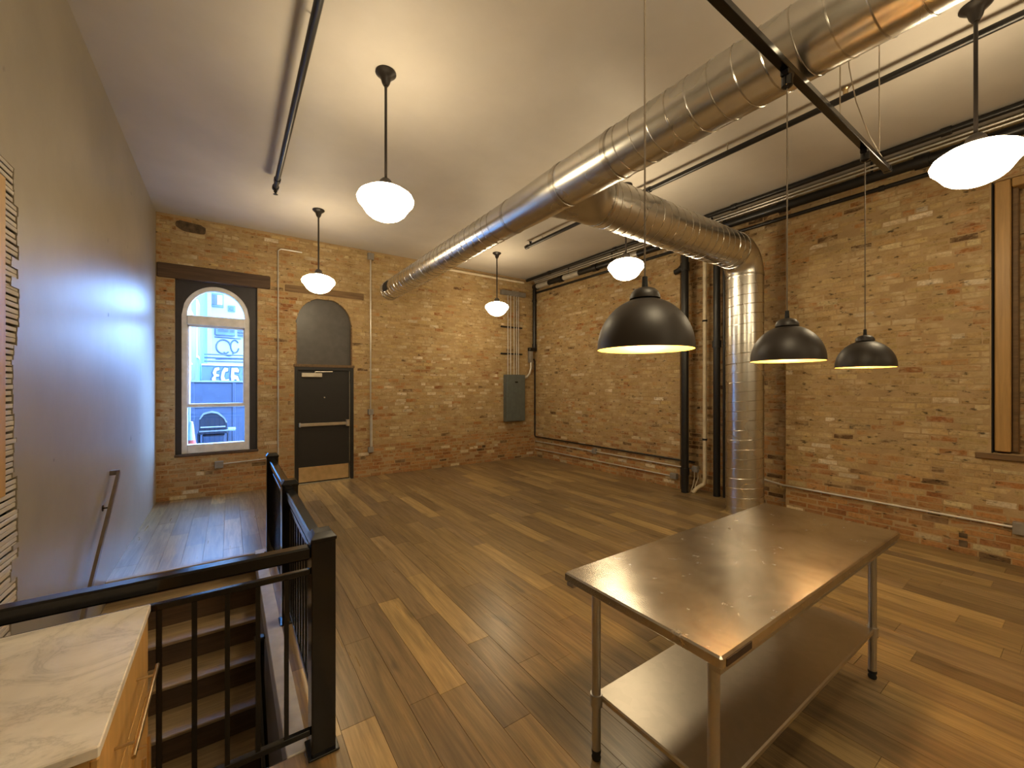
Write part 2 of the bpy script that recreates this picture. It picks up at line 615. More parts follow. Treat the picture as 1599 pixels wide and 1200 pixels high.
def lay(items, wall, parent, name):
    """items: (u, z, length, height, face, tone); back wall: u = x, face = y; right wall: u = y, face = x"""
    prep = []
    for u, z, l, h, face, tone in items:
        pr = random.uniform(.0, .0042) if random.random() > .06 else -.008
        c = brick_colour(u, z, tone)
        if tone == 'r' and abs(u-1.83) < .09 and abs(z-1.29) < .036: c = (.035, .025, .018, 1)
        h *= random.uniform(.9, 1.12); l *= random.uniform(.97, 1.03)
        prep.append((u, z, l, h, face, pr, c, random.randrange(6)))
    def size(q):
        p = (q[0], q[4], q[1]) if wall == 'b' else (q[4], q[0], q[1])
        return seen_size(p, q[2]*q[3])
    own, rest = split_pieces(prep, size)
    for u, z, l, h, face, pr, c, k in own:
        o = bpy.data.objects.new('brick', BRICK_ME[k]); col.objects.link(o); o.parent = parent
        o.scale = (l, .03+pr, h); o.color = c
        tw = random.uniform(-.006, .006)
        if wall == 'b': o.location = (u, face+.03, z); o.rotation_euler = (0, tw, 0)
        else: o.location = (face+.03, u, z); o.rotation_euler = (tw, 0, -PI/2)
    vv, ff, cc = [], [], []
    for u, z, l, h, face, pr, c, k in rest:
        n = len(vv); v, f = BRICKS[k]
        if wall == 'b': vv += [(u+p[0]*l, face+.03+p[1]*(.03+pr), z+p[2]*h) for p in v]
        else: vv += [(face+.03+p[1]*(.03+pr), u-p[0]*l, z+p[2]*h) for p in v]
        cc += [c]*len(v); ff += [tuple(i+n for i in q) for q in f]
    coloured_field(name, vv, ff, cc, M_BRICK_ALL, parent)

def arch_half(z, spring, hw, rise):
    if z <= spring: return hw
    t = (z-spring)/rise
    return hw*math.sqrt(max(0, 1-t*t)) if t < 1 else 0

# ------------------------------------------------------------------ back wall
WX0, WX1, WZ0, WZ1 = -.713, .404, .715, 3.57       # window opening
DX0, DX1 = .98, 2.012                              # door opening
DCX, DHW, DSP, DRI = 1.494, .482, 2.98, .50        # arch over the door
m = MB()
y0, y1 = YB, YB+.25
m.box((XL-.2, y0, -.2), (WX0, y1, ZC)); m.box((WX0, y0, -.2), (WX1, y1, WZ0)); m.box((WX0, y0, WZ1), (WX1, y1, ZC))
m.box((WX1, y0, -.2), (DX0, y1, ZC)); m.box((DX1, y0, -.2), (XR+.6, y1, ZC))
m.box((DX0, y0, DSP+DRI+.06), (DX1, y1, ZC))
m.box((DX0, y0, 2.22), (DCX-DHW, y1, DSP)); m.box((DCX+DHW, y0, 2.22), (DX1, y1, DSP))
N = 28
for i in range(N):
    a, b = DX0+(DX1-DX0)*i/N, DX0+(DX1-DX0)*(i+1)/N
    def az(xx):
        t = (xx-DCX)/DHW
        return DSP+DRI*math.sqrt(max(0, 1-t*t))
    m.prism_y([(a, az(a)), (b, az(b)), (b, DSP+DRI+.06), (a, DSP+DRI+.06)], y0, y1)
wall_back = tag(m.build('wall_back', M_MORTAR), 'old buff and orange brick wall with window and door', None, None, 'structure')

def back_holes(z):
    h = []
    if WZ0-.01 < z < WZ1+.02: h.append((WX0-.004, WX1+.004))
    if 3.52 < z < 3.76: h.append((-.935, .60))
    if z < 2.22: h.append((DX0-.005, DX1+.005))
    elif z < DSP+DRI+.02:
        q = arch_half(z, DSP, DHW, DRI)+.012
        if q > .02: h.append((DCX-q, DCX+q))
    if 3.525 < z < 3.66: h.append((.82, 2.215))
    if 4.30 < z < 4.47: h.append((-.70, -.32))
    return h
items = [(u, z, l, h, YB, 'b') for u, z, l, h in courses(XL+.004, XR-.004, .0, ZC, back_holes)]
lay(items, 'b', wall_back, 'bricks_beyond')
MB().cbox((-.93, YB-.03, 3.527), (.597, YB+.1, 3.757), .012).build('window_lintel', M['oldwood'], wall_back)
MB().cbox((.826, YB-.008, 3.53), (2.21, YB+.1, 3.655), .008).build('door_lintel', M['oldwood2'], wall_back)
pv = []
for i in range(18):
    w = 2*PI*i/18
    cx_, sx_ = math.cos(w), math.sin(w)
    pv.append((-.51+random.uniform(.165, .2)*math.copysign(abs(cx_)**.5, cx_), 4.385+random.uniform(.068, .09)*math.copysign(abs(sx_)**.6, sx_)-.05*cx_*.4))
MB().prism_y(pv, YB-.006, YB+.05).build('dark_patch', M['blotch'], wall_back)  # irregular dark oblong patch high on the wall

# ------------------------------------------------------------------ right wall
NY0, NY1, NZ0, NZ1 = -.55, .664, 1.115, 3.93       # bricked-up window
m = MB()
xr0, xr1 = XR, CHX
m.box((xr0, CH1, -.2), (xr1, YB+.25, ZC))
m.box((xr0, NY1, -.2), (xr1, CH0, ZC))
m.box((xr0, NY0, -.2), (xr1, NY1, NZ0)); m.box((xr0, NY0, NZ1), (xr1, NY1, ZC))
m.box((xr0, YF-.2, -.2), (xr1, NY0, ZC))
m.box((xr1, YF-.2, -.2), (xr1+.2, YB+.25, ZC))
wall_right = tag(m.build('wall_right', M_MORTAR), 'long buff brick wall with a pipe chase and bricked-up window', None, None, 'structure')
def right_holes(z):
    h = [(CH0-.004, CH1+.004)]
    if NZ0 < z < NZ1: h.append((NY0, NY1+.01))
    if 1.04 < z < NZ0+.01: h.append((NY0-.1, .775))
    return h
items = [(u, z, l, h, XR, 'r') for u, z, l, h in courses(-1.2, YB-.004, 0, ZC, right_holes)]
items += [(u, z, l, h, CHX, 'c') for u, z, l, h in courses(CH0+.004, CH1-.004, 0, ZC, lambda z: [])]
items += [(u, z, l, h, CHX-.05, 'c') for u, z, l, h in courses(NY0+.01, .52, NZ0+.01, NZ1-.01, lambda z: [])]
MB().box((CHX-.05, NY0, NZ0), (CHX+.01, NY1, NZ1)).build('infill_backing', M_MORTAR, wall_right)
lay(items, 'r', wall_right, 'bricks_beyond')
for z0_, z1_ in ((.075, .145), (.17, .225)):
    MB().cbox((XR-.006, .83, z0_), (XR+.02, .895, z1_), .004).build('hole_shade_block', M['blotch'], wall_right)  # solid dark block, the shade of a small wall hole painted on
window_2 = tag(MB().cbox((6.545, .535, NZ0+.02), (6.70, .645, NZ1), .008).build('window_2', M['trimwood']),
               'varnished wooden frame of the bricked-up window', None, None, 'structure')
MB().cbox((6.535, .53, NZ1-.09), (6.70, NY0, NZ1), .008).build('head_rail', M['trimwood'], window_2)
MB().cbox((6.60, .53, NZ0+.02), (6.72, .49, NZ1-.09), .006).build('inner_stop', M['sillwood'], window_2)
MB().cbox((6.50, .775, 1.05), (6.72, NY0, 1.112), .008).build('sill', M['sillwood'], window_2)
MB().box((6.535, .655, NZ0), (6.72, .665, NZ1)).build('dark_gap', M['dark'], window_2)

# ------------------------------------------------------------------ left wall with broken plaster and laths
LY = 3.33
m = MB()
m.box((XL-.25, YF-.2, -2.5), (XL-.055, YB+.25, ZC))
zb = 2.97; zl = .05
m2 = MB()
m2.box((XL-.055, 3.42, -2.5), (XL, YB, ZC))
m2.box((XL-.055, YF, zb), (XL, 3.42, ZC))
m2.box((XL-.055, YF, -2.5), (XL, 2.55, zb))
m2.box((XL-.055, 2.55, -2.5), (XL, 3.42, zl))
z = zl
edge = 3.33
while z < zb:
    if random.random() < .33: edge = random.choice([3.27, 3.30, 3.34, 3.355, 3.365, 3.29])
    e = edge + random.uniform(-.006, .006)
    h = min(.026, zb-z)
    m2.box((XL-.045, e, z), (XL, 3.42, z+h)); z += h
wall_left = tag(m.build('wall_left', M['dark']), 'painted plaster wall with laths showing at the broken edge', None, None, 'structure')
m2.build('plaster', M['wall_l'], wall_left)
lm = MB().cbox((-.004, 2.5-3.0, -.0115), (.004, 3.42-3.0, .0115), .002).mesh('lath'); lm.materials.append(M['lath'])
z = zl+.02
while z < zb+.015:
    o = bpy.data.objects.new('lath', lm); col.objects.link(o); o.parent = wall_left
    o.location = (XL-.0085+random.uniform(-.003, .003), 2.99+random.uniform(0, .02), z)
    o.rotation_euler = (random.uniform(-.012, .012), 0, 0)
    z += .0315+random.uniform(-.002, .002)

m = MB().box((XL-.2, YF-.2, -.2), (XR+.5, YF, ZC))
tag(m.build('wall_front', M['wall_f']), 'plain painted wall behind the camera', None, None, 'structure')

# ------------------------------------------------------------------ stairwell
m = MB()
m.box((ST_X1, ST_Y0-.12, -2.5), (ST_X1+.08, ST_Y1+.1, -.012))
tag(m.build('wall_stairwell', plaster('stairwell_paint', (.20, .17, .14), .7)), 'inner wall of the stairwell', None, None, 'structure')
m = MB().box((XL, ST_Y0-.12, -2.5), (ST_X1, ST_Y0-.02, -.012))
tag(m.build('wall_stair_end', M['wall_f']), 'end wall under the floor', None, None, 'structure')
m = MB().box((XL-.06, ST_Y1+.05, -2.5), (ST_X1+.08, ST_Y1+.15, -.012))
tag(m.build('wall_stair_back', M['wall_f']), 'wall under the upper landing', None, None, 'structure')
m = MB().box((XL-.1, ST_Y0-.1, -2.5), (ST_X1+.1, ST_Y1+.1, -2.32))
tag(m.build('floor_lower', M['tread']), 'lower landing at the foot of the stairs', None, None, 'structure')
stair = empty('staircase', (XL, ST_Y1, 0), 'wooden staircase going down behind the black railing', 'staircase')
RISE, RUN = .21, .30
for k in range(10):
    yf = ST_Y1-RUN*k
    zt = -RISE*k
    if k > 0:
        MB().cbox((XL+.002, yf-.03, zt-.03), (ST_X1-.002, yf+RUN+.03, zt), .006).build('tread', M['tread'], stair)
    else:
        MB().cbox((XL+.002, yf-.03, zt-.03), (ST_X1-.002, yf+.03, zt+.002), .006).build('nosing', M['tread'], stair)
    MB().box((XL+.002, yf, zt-RISE-.01), (ST_X1-.002, yf+.02, zt-.02)).build('riser', M['riser'], stair)
m = MB().cbox((ST_X1-.01, ST_Y0-.02, -.16), (ST_X1+.085, ST_Y1+.05, .006), .004)
tag(m.build('trim_1', M['edgewhite']), 'pale painted board along the stairwell edge', None, None, 'structure')

# ------------------------------------------------------------------ black railing round the stairwell
RX = .382
rail = empty('railing', (RX, 2.23, 0), 'black painted railing with square posts around the stairwell', 'railing')
for y in (2.23, 3.58, 5.12):
    p = MB().cbox((RX-.055, y-.055, 0), (RX+.055, y+.055, 1.05), .004).build('post', M['black'], rail)
    c = MB()
    c.cbox((RX-.059, y-.059, 1.045), (RX+.059, y+.059, 1.066), .004)
    c.add([(RX-.057,y-.057,1.065),(RX+.057,y-.057,1.065),(RX+.057,y+.057,1.065),(RX-.057,y+.057,1.065),
           (RX-.038,y-.038,1.09),(RX+.038,y-.038,1.09),(RX+.038,y+.038,1.09),(RX-.038,y+.038,1.09)],
          [(4,5,6,7),(0,1,5,4),(1,2,6,5),(2,3,7,6),(3,0,4,7)])
    c.build('cap', M['black'], p)
    MB().cbox((RX-.07, y-.07, 0.001), (RX+.07, y+.07, .012), .003).build('base_plate', M['black'], p)
for a, b in ((2.285, 3.525), (3.635, 5.065)):
    MB().cbox((RX-.032, a, .965), (RX+.032, b, 1.022), .008).build('handrail', M['black'], rail)
    MB().cbox((RX-.014, a, .885), (RX+.014, b, .912), .003).build('upper_rail', M['black'], rail)
    MB().cbox((RX-.014, a, .10), (RX+.014, b, .13), .003).build('lower_rail', M['black'], rail)
    nb = int((b-a)/.115); st = (b-a)/(nb+1)
    for i in range(nb):
        yy = a+st*(i+1)
        MB().box((RX-.009, yy-.009, .12), (RX+.009, yy+.009, .89)).build('baluster', M['black'], rail)
FY = 2.215
MB().cbox((XL+.003, FY-.032, .968), (RX-.055, FY+.032, 1.028), .008).build('handrail', M['black'], rail)
MB().cbox((XL+.003, FY-.014, .888), (RX-.055, FY+.014, .915), .003).build('upper_rail', M['black'], rail)
MB().cbox((XL+.003, FY-.014, .10), (RX-.055, FY+.014, .13), .003).build('lower_rail', M['black'], rail)
x = .224
while x > XL+.05:
    MB().box((x-.0095, FY-.0095, .12), (x+.0095, FY+.0095, .895)).build('baluster', M['black'], rail)
    x -= .1155

# dark rail standing on the stairs
srl = empty('stair_railing', (.19, 3.75, -1.05), 'dark stair rail with short post down inside the stairwell', 'railing')
MB().cbox((.165, 3.72, -1.045), (.225, 3.78, -.17), .004).build('post', M['black'], srl)
MB().cbox((.16, 3.715, -.17), (.23, 3.785, -.145), .008).build('cap', M['bronze'], srl)
MB().tube([(.195, 3.75, -.26), (.195, 2.45, -1.17)], .022, 8).build('handrail', M['black'], srl)
for i in range(1, 6):
    yy = 3.75-.22*i; zt = -RISE*math.floor((ST_Y1+.03-yy)/RUN)
    MB().box((.187, yy-.008, zt), (.203, yy+.008, -.26-.7*.22*i)).build('baluster', M['black'], srl)

# brown wall handrail
hr = empty('wall_handrail', (-.90, 5.4, .9), 'brown metal handrail sloping down the painted wall', 'handrail')
pth = [(-.943, 5.43, .975), (-.885, 5.43, .975)] + [(-.88, 5.41, .965), (-.88, 3.5, -.415)]
m = MB()
a0 = Vector((-.88, 5.42, .975)); a1 = Vector((-.88, 3.3, -.56))
t = (a1-a0).normalized(); up = Vector((1, 0, 0)).cross(t).normalized()
vv = []
for p in (a0, a1):
    for sx_, su in ((-.011, -.024), (.011, -.024), (.011, .024), (-.011, .024)):
        vv.append(p+Vector((sx_, 0, 0))+up*su)
m.add(vv, [(0,1,2,3),(7,6,5,4),(0,4,5,1),(1,5,6,2),(2,6,7,3),(3,7,4,0)])
m.build('rail', M['handrail'], hr)
MB().box((XL, 5.405, .955), (-.872, 5.43, 1.0)).build('return', M['handrail'], hr)
for f_ in (.13, .55, .93):
    p = a0.lerp(a1, f_)
    b = MB(); b.tube([(XL, p.y, p.z-.07), (-.90, p.y, p.z-.07), (-.88, p.y, p.z-.03)], .008, 8); b.tube([(XL, p.y, p.z-.07), (XL+.006, p.y, p.z-.07)], .028, 12)
    b.build('bracket', M['black'], hr, True)

# board screwed to the wall over the laths
wbd = MB().cbox((XL+.002, 2.56, 1.26), (XL+.026, 3.115, 2.85), .004).build('wall_board', M['oak'])
tag(wbd, 'yellow wood board fixed over the exposed laths', 'board')

# ------------------------------------------------------------------ arched window
w1 = empty('window_1', (-.155, YB+.1, WZ0), 'tall arched window with white sash frame and dark casing', None, None, 'structure')
WCX = -.171
cy0, cy1 = YB+.055, YB+.11
m = MB()
HW, SP, RI = .462, 2.97, .505
m.box((WX0, cy0, WZ0), (WCX-HW, cy1, SP)); m.box((WCX+HW, cy0, WZ0), (WX1, cy1, SP))
m.box((WX0, cy0, SP), (WCX-HW, cy1, WZ1)); m.box((WCX+HW, cy0, SP), (WX1, cy1, WZ1))
N = 28
for i in range(N):
    a, b = WCX-HW+2*HW*i/N, WCX-HW+2*HW*(i+1)/N
    za = SP+RI*math.sqrt(max(0, 1-((a-WCX)/HW)**2)); zb_ = SP+RI*math.sqrt(max(0, 1-((b-WCX)/HW)**2))
    m.prism_y([(a, za), (b, zb_), (b, WZ1), (a, WZ1)], cy0, cy1)
m.build('casing', M['casing'], w1)
fy0, fy1 = YB+.065, YB+.15
m = MB()
GW, GR = .390, .435
N = 32
for i in range(N):
    a, b = PI*i/N, PI*(i+1)/N
    pa = [(WCX+GW*math.cos(a), SP+GR*math.sin(a)), (WCX+GW*math.cos(b), SP+GR*math.sin(b)),
          (WCX+(HW+.004)*math.cos(b), SP+(RI+.004)*math.sin(b)), (WCX+(HW+.004)*math.cos(a), SP+(RI+.004)*math.sin(a))]
    m.prism_y(pa, fy0, fy1)
m.box((WCX-HW-.004, fy0, WZ0), (WCX-GW, fy1, SP)); m.box((WCX+GW, fy0, WZ0), (WCX+HW+.004, fy1, SP))
m.build('frame', M['winwhite'], w1)
MB().cbox((WCX-GW, fy0-.02, 2.815), (WCX+GW, fy1, 2.972), .006).build('transom_bar', M['winwhite'], w1)
MB().cbox((WCX-GW, fy0+.01, 1.465), (WCX+GW, fy1, 1.527), .006).build('meeting_rail', M['winwhite'], w1)
MB().cbox((WCX-GW, fy0-.015, WZ0), (WCX+GW, fy1, .86), .006).build('bottom_rail', M['winwhite'], w1)
m = MB(); m.box((WCX-GW, fy0+.02, 1.527), (WCX-GW+.022, fy1, 2.815)); m.box((WCX+GW-.022, fy0+.02, 1.527), (WCX+GW, fy1, 2.815)); m.box((WCX-GW, fy0+.02, 2.79), (WCX+GW, fy1, 2.815))
m.build('upper_sash', M['winwhite'], w1)
gy = YB+.12
MB().box((WCX-GW, gy, 1.527), (WCX+GW, gy+.004, 2.815)).build('pane', M['glass'], w1)
MB().box((WCX-GW, gy, .86), (WCX+GW, gy+.004, 1.465)).build('pane', M['glass'], w1)
MB().prism_y([(WCX+GW*math.cos(PI*i/N), SP+GR*math.sin(PI*i/N)) for i in range(N+1)], gy, gy+.004).build('pane', M['glass'], w1)
MB().cbox((-.72, YB-.012, .675), (.42, YB+.06, .715), .005).build('sill', M['oldwood'], w1)

# ------------------------------------------------------------------ door and arched panel above
d1 = empty('door_1', (1.494, YB+.06, 0), 'dark metal exit door with push bar and kick plate', None, None, 'structure')
m = MB()
m.box((DX0, YB-.01, 0), (1.03, YB+.12, 2.17)); m.box((1.958, YB-.01, 0), (DX1, YB+.12, 2.17)); m.box((1.03, YB-.01, 2.115), (1.958, YB+.12, 2.17))
m.build('frame', M['doorframe'], d1)
MB().cbox((1.034, YB+.03, .012), (1.940, YB+.075, 2.112), .003).build('leaf', M['doorpaint'], d1)
MB().box((1.941, YB+.028, .015), (1.952, YB+.07, 2.11)).build('edge_strip', M['satin'], d1)
MB().cbox((1.05, YB+.024, .03), (1.925, YB+.032, .305), .002).build('kick_plate', M['brass'], d1)
b = MB(); b.cbox((1.06, YB-.035, 1.065), (1.90, YB+.0, 1.125), .008); b.build('push_bar', M['satin'], d1)
MB().cbox((1.87, YB-.05, 1.04), (1.935, YB+.03, 1.165), .006).build('latch_case', M['satin'], d1)
MB().cbox((1.05, YB-.03, 1.055), (1.085, YB+.03, 1.135), .006).build('end_bracket', M['satin'], d1)
MB().tube([(1.49, YB+.02, 1.60), (1.49, YB+.035, 1.60)], .012, 10).build('peephole', M['satin'], d1)
MB().cbox((1.095, YB-.03, 1.985), (1.44, YB+.03, 2.06), .006).build('closer', M['cream'], d1)
MB().tube([(1.32, YB-.01, 2.065), (1.32, YB-.01, 2.085), (1.62, YB-.05, 2.09)], .009, 8).build('closer_arm', M['satin'], d1)
MB().cbox((1.03, YB-.03, .001), (1.958, YB+.11, .012), .003).build('threshold', M['satin'], d1)
for z in (.25, 1.05, 1.85):
    MB().tube([(1.955, YB-.012, z), (1.955, YB-.012, z+.1)], .008, 8).build('hinge', M['doorframe'], d1)
pts = [(DCX+(DHW+.0)*math.cos(PI*i/24), DSP+DRI*math.sin(PI*i/24)) for i in range(25)]
pts = pts + [(DCX-DHW, 2.22), (DCX+DHW, 2.22)]
tp = MB().prism_y(pts, YB+.07, YB+.1).build('arched_panel', M['transom'], d1)
tp['label'] = 'charcoal arched panel above the door'
MB().cbox((.965, YB-.018, 2.17), (2.03, YB+.1, 2.222), .006).build('head_trim', M['sillwood'], d1)
for xx in (DCX-DHW-.012, DCX+DHW-.008):
    MB().box((xx, YB-.006, 2.222), (xx+.02, YB+.07, 2.95)).build('side_bead', M['oldwood2'], d1)
m = MB().box((DX0-.3, YB+.13, 0), (DX1+.3, YB+.25, 3.7)).build('door_backing', M['dark'], d1)

# ------------------------------------------------------------------ ductwork
DXX, DZ, R1, R2, RB = 2.60, 3.70, .197, .182, .243
BY, VX, ER = 2.93, 6.08, .32
duct = empty('ductwork', (VX, BY, 0), 'galvanised spiral duct rising by the wall and running under the ceiling', 'duct')
def helix(p0, p1, r, pitch, n=22, thick=.0045, k=4, phase=0):
    p0, p1 = Vector(p0), Vector(p1)
    ax = (p1-p0); L = ax.length; ax.normalize()
    up = Vector((0, 0, 1)) if abs(ax.z) < .9 else Vector((1, 0, 0))
    u = ax.cross(up).normalized(); v = ax.cross(u)
    steps = max(4, int(L/pitch*n))
    return [p0+ax*(L*i/steps)+(u*math.cos(phase+2*PI*L/pitch*i/steps)+v*math.sin(phase+2*PI*L/pitch*i/steps))*r for i in range(steps+1)]
def dpart(name, path, r, seam=None, n=40, parent=duct, mat='duct'):
    o = MB().tube(path, r, n).build(name, M[mat], parent, True)
    if seam:
        MB().tube(helix(path[0], path[-1], r+.0005, seam), .0048, 5).build('spiral_seam', M['seam'], o, True)
    return o
def band(parent, c, axis, r, w=.03):
    c = Vector(c); axis = Vector(axis)
    MB().tube([c-axis*w, c-axis*w*.6, c-axis*w*.55, c+axis*w*.55, c+axis*w*.6, c+axis*w], [r+.002, r+.002, r+.007, r+.007, r+.002, r+.002], 40, False).build('joint_band', M['seam'], parent, True)
YAX, XAX, ZAX = (0, 1, 0), (1, 0, 0), (0, 0, 1)
o = dpart('main_duct', [(DXX, YF+.01, DZ), (DXX, 2.26, DZ)], R1, .15)
band(o, (DXX, 2.24, DZ), YAX, R1)
o = dpart('tee', [(DXX, 2.26, DZ), (DXX, 3.05, DZ), (DXX, 3.06, DZ)], R1)
band(o, (DXX, 2.86, DZ), YAX, R1, .04)
# conical branch take-off
m = MB(); vs_, fs_ = [], []
stages = [(DXX+.02, .50, .185), (DXX+.16, .44, .20), (DXX+.30, .33, .225), (DXX+.40, RB+.006, RB+.004), (DXX+.47, RB+.004, RB+.004)]
for x_, ry, rz in stages:
    for k in range(40):
        w = 2*PI*k/40
        vs_.append((x_, BY+ry*math.cos(w), DZ+rz*math.sin(w)))
for i in range(len(stages)-1):
    for k in range(40):
        j = (k+1) % 40
        fs_.append((i*40+k, i*40+j, (i+1)*40+j, (i+1)*40+k))
m.add(vs_, fs_).build('take_off', M['duct'], duct, True)
o = MB().tube([(DXX, 3.06, DZ), (DXX, 3.7, DZ), (DXX, 4.0, DZ)], [R1, R2+.002, R2+.002], 40).build('reducer', M['duct'], duct, True)
band(o, (DXX, 3.72, DZ), YAX, R2, .025)
o = dpart('end_duct', [(DXX, 3.95, DZ), (DXX, 8.02, DZ)], R2, .135)
band(o, (DXX, 7.82, DZ), YAX, R2, .03); band(o, (DXX, 7.99, DZ), YAX, R2, .025)
# dark register in the side of the end
rg = MB(); a0, a1 = math.radians(150), math.radians(205)
vs_, fs_ = [], []
for i in range(7):
    w = a0+(a1-a0)*i/6
    for yy in (7.62, 7.86):
        for rr in (R2-.01, R2+.008):
            vs_.append((DXX+rr*math.cos(w), yy, DZ+rr*math.sin(w)))
for i in range(6):
    q = i*4
    fs_ += [(q+1, q+5, q+7, q+3), (q, q+4, q+5, q+1), (q+2, q+3, q+7, q+6)]
fs_ += [(0, 1, 3, 2), (24, 26, 27, 25)]
g = rg.add(vs_, fs_).build('air_register', M['dark'], duct); g['label'] = 'dark air opening'
# branch, elbow, riser
o = dpart('branch_duct', [(DXX+.45, BY, DZ), (VX-ER, BY, DZ)], RB, .135)
band(o, (DXX+.5, BY, DZ), XAX, RB, .025)
arc = arc_pts((VX-ER, BY, DZ-ER), ER, PI/2, 0, (1, 0, 0), (0, 0, 1), 5)
o = MB().tube(arc, RB+.002, 40, False).build('elbow', M['duct'], duct, True, angle=math.radians(25))
band(o, arc[0], XAX, RB, .02); band(o, arc[-1], ZAX, RB, .02)
dpart('riser', [(VX, BY, DZ-ER), (VX, BY, .0)], RB, .135)
# ------------------------------------------------------------------ schoolhouse globe pendants
def globe_pendant():
    e = empty('globe_pendant', (0, 0, ZC))
    z = lambda h: h-ZC                         # helper: heights under the ceiling
    MB().lathe([(0, 0), (.085, 0), (.088, -.012), (.07, -.03), (.045, -.05), (.035, -.09), (.022, -.115), (0, -.115)], (0, 0, ZC), 20).build('canopy', M['bronze'], e, True)
    MB().tube([(0, 0, ZC-.11), (0, 0, ZC-.98)], .012, 10).build('rod', M['bronze'], e, True)
    MB().lathe([(0, .06), (.03, .06), (.05, .04), (.062, .0), (.066, -.02), (0, -.02)], (0, 0, ZC-.985), 20).build('fitter', M['bronze'], e, True)
    prof = [(.060, 0), (.10, -.012), (.17, -.035), (.222, -.07), (.240, -.105), (.232, -.135), (.205, -.165), (.185, -.195), (.165, -.225), (.13, -.255), (.08, -.278), (.03, -.29), (0, -.292)]
    g = MB().lathe(prof, (0, 0, ZC-1.0), 28).build('globe', M['globe'], e, True, angle=math.radians(80))
    return e
proto = globe_pendant()
G = [((1.12, 3.55), 'lit white globe pendant alone between the black ceiling pipe and the duct'),
     ((1.135, 6.90), 'lit white globe pendant in front of the arched door panel'),
     ((4.50, 7.05), 'lit white globe pendant beside the electrical panel conduits'),
     ((4.42, 3.68), 'lit white globe pendant under the branch duct, above the nearest dome lamp'),
     ((4.40, .52), 'lit white globe pendant by the bricked-up window'),
     ((1.10, .22), 'unseen lit white globe pendant repeating the lamp grid overhead'),  # from here on: out of view, added on the lamp grid for fill light
     ((1.10, -3.0), 'unseen lit white globe pendant added for fill behind the camera, near the painted wall'),
     ((4.40, -3.0), 'unseen lit white globe pendant added for fill behind the camera, near the brick wall')]
for i, ((gx, gy_), lab) in enumerate(G):
    e = proto if i == 0 else copy_tree(proto)
    e.location = (gx, gy_, ZC)
    tag(e, lab, 'pendant lamp', 'globe pendants on rods')

# ------------------------------------------------------------------ track with dome pendants
TY, TZ = .93, 3.452
track = empty('lighting_track', (2.4, TY, TZ), 'black lighting track carrying the dome lamps under the duct', 'track')
MB().cbox((.3, TY-.021, TZ-.019), (4.085, TY+.021, TZ+.019), .003).build('rail', M['black'], track)
MB().cbox((4.08, TY-.023, TZ-.021), (4.12, TY+.023, TZ+.021), .003).build('end_cap', M['black'], track)
for x_ in (.6, 3.12, 3.9):
    MB().tube([(x_, TY, TZ+.01), (x_, TY, ZC)], .0035, 6).build('suspension_rod', M['cable'], track)
DR, DRIM = .166, 1.944
def dome_pendant():
    e = empty('dome_pendant', (0, 0, TZ))
    MB().cbox((-.034, -.02, -.046+TZ), (.034, .02, -.019+TZ), .003).build('track_adapter', M['black'], e)
    MB().lathe([(0, 0), (.026, 0), (.026, -.05), (.010, -.062), (0, -.062)], (0, 0, TZ-.042), 14).build('adapter_cup', M['black'], e, True)
    MB().tube([(0, 0, TZ-.09), (0, 0, DRIM+.235)], .0032, 6).build('cord', M['cord'], e)
    MB().lathe([(0, .042), (.009, .042), (.011, .0), (0, .0)], (0, 0, DRIM+.213), 12).build('strain_relief', M['rubber'], e, True)
    MB().lathe([(0, .038), (.02, .037), (.036, .031), (.046, .021), (.052, .008), (.053, -.003), (.0, -.003)], (0, 0, DRIM+.178), 28).build('cap', M['dome'], e, True)
    prof = []
    for i in range(15):
        a = math.radians(17)+(PI/2-math.radians(17))*i/14
        prof.append((DR*math.sin(a), .179*math.cos(a)))
    s_ = MB().lathe([(0, prof[0][1]+.004)]+prof+[(DR+.0007, -.006)], (0, 0, DRIM), 40).build('shade', M['dome'], e, True)
    inn = [(r-.003, z-.003) for r, z in prof]
    MB().lathe([(0, prof[0][1]+.0007)]+inn+[(DR-.002, -.006), (DR+.0007, -.0063)], (0, 0, DRIM), 40).build('lining', M['gold'], s_, True)
    MB().lathe([(0, .0), (.014, .0), (.015, -.05), (0, -.05)], (0, 0, DRIM+.168), 14).build('socket', M['black'], e, True)
    bp = [(0.0, -.033)]+[(.032*math.sin(PI*(1-i/9)), .032*math.cos(PI*(1-i/9))) for i in range(1, 8)]+[(.011, .048), (.011, .078), (0, .078)]
    MB().lathe(bp, (0, 0, DRIM+.043), 18).build('bulb', M['bulb'], e, True, angle=math.radians(80))
    return e
dp = dome_pendant()
for i, (x_, lab) in enumerate([(1.219, 'brown dome lamp with glowing gold lining, largest and nearest of the three'),
                               (2.372, 'brown dome lamp hanging in the middle of the track beside the duct riser'),
                               (3.587, 'brown dome lamp at the end of the track nearest the brick wall')]):
    e = dp if i == 0 else copy_tree(dp)
    e.location = (x_, TY, TZ)
    tag(e, lab, 'pendant lamp', 'dome lamps on the track')
cb = MB().tube([(3.40, TY+.05, ZC), (3.40, TY+.05, 4.2), (3.42, TY+.04, 3.95), (3.52, TY+.03, 3.75), (3.75, TY+.02, 3.60), (4.09, TY, TZ+.02)], .0035, 6).build('power_cable', M['cable'], None, True)
tag(cb, 'pale cable drooping from the ceiling to the track end', 'cable')

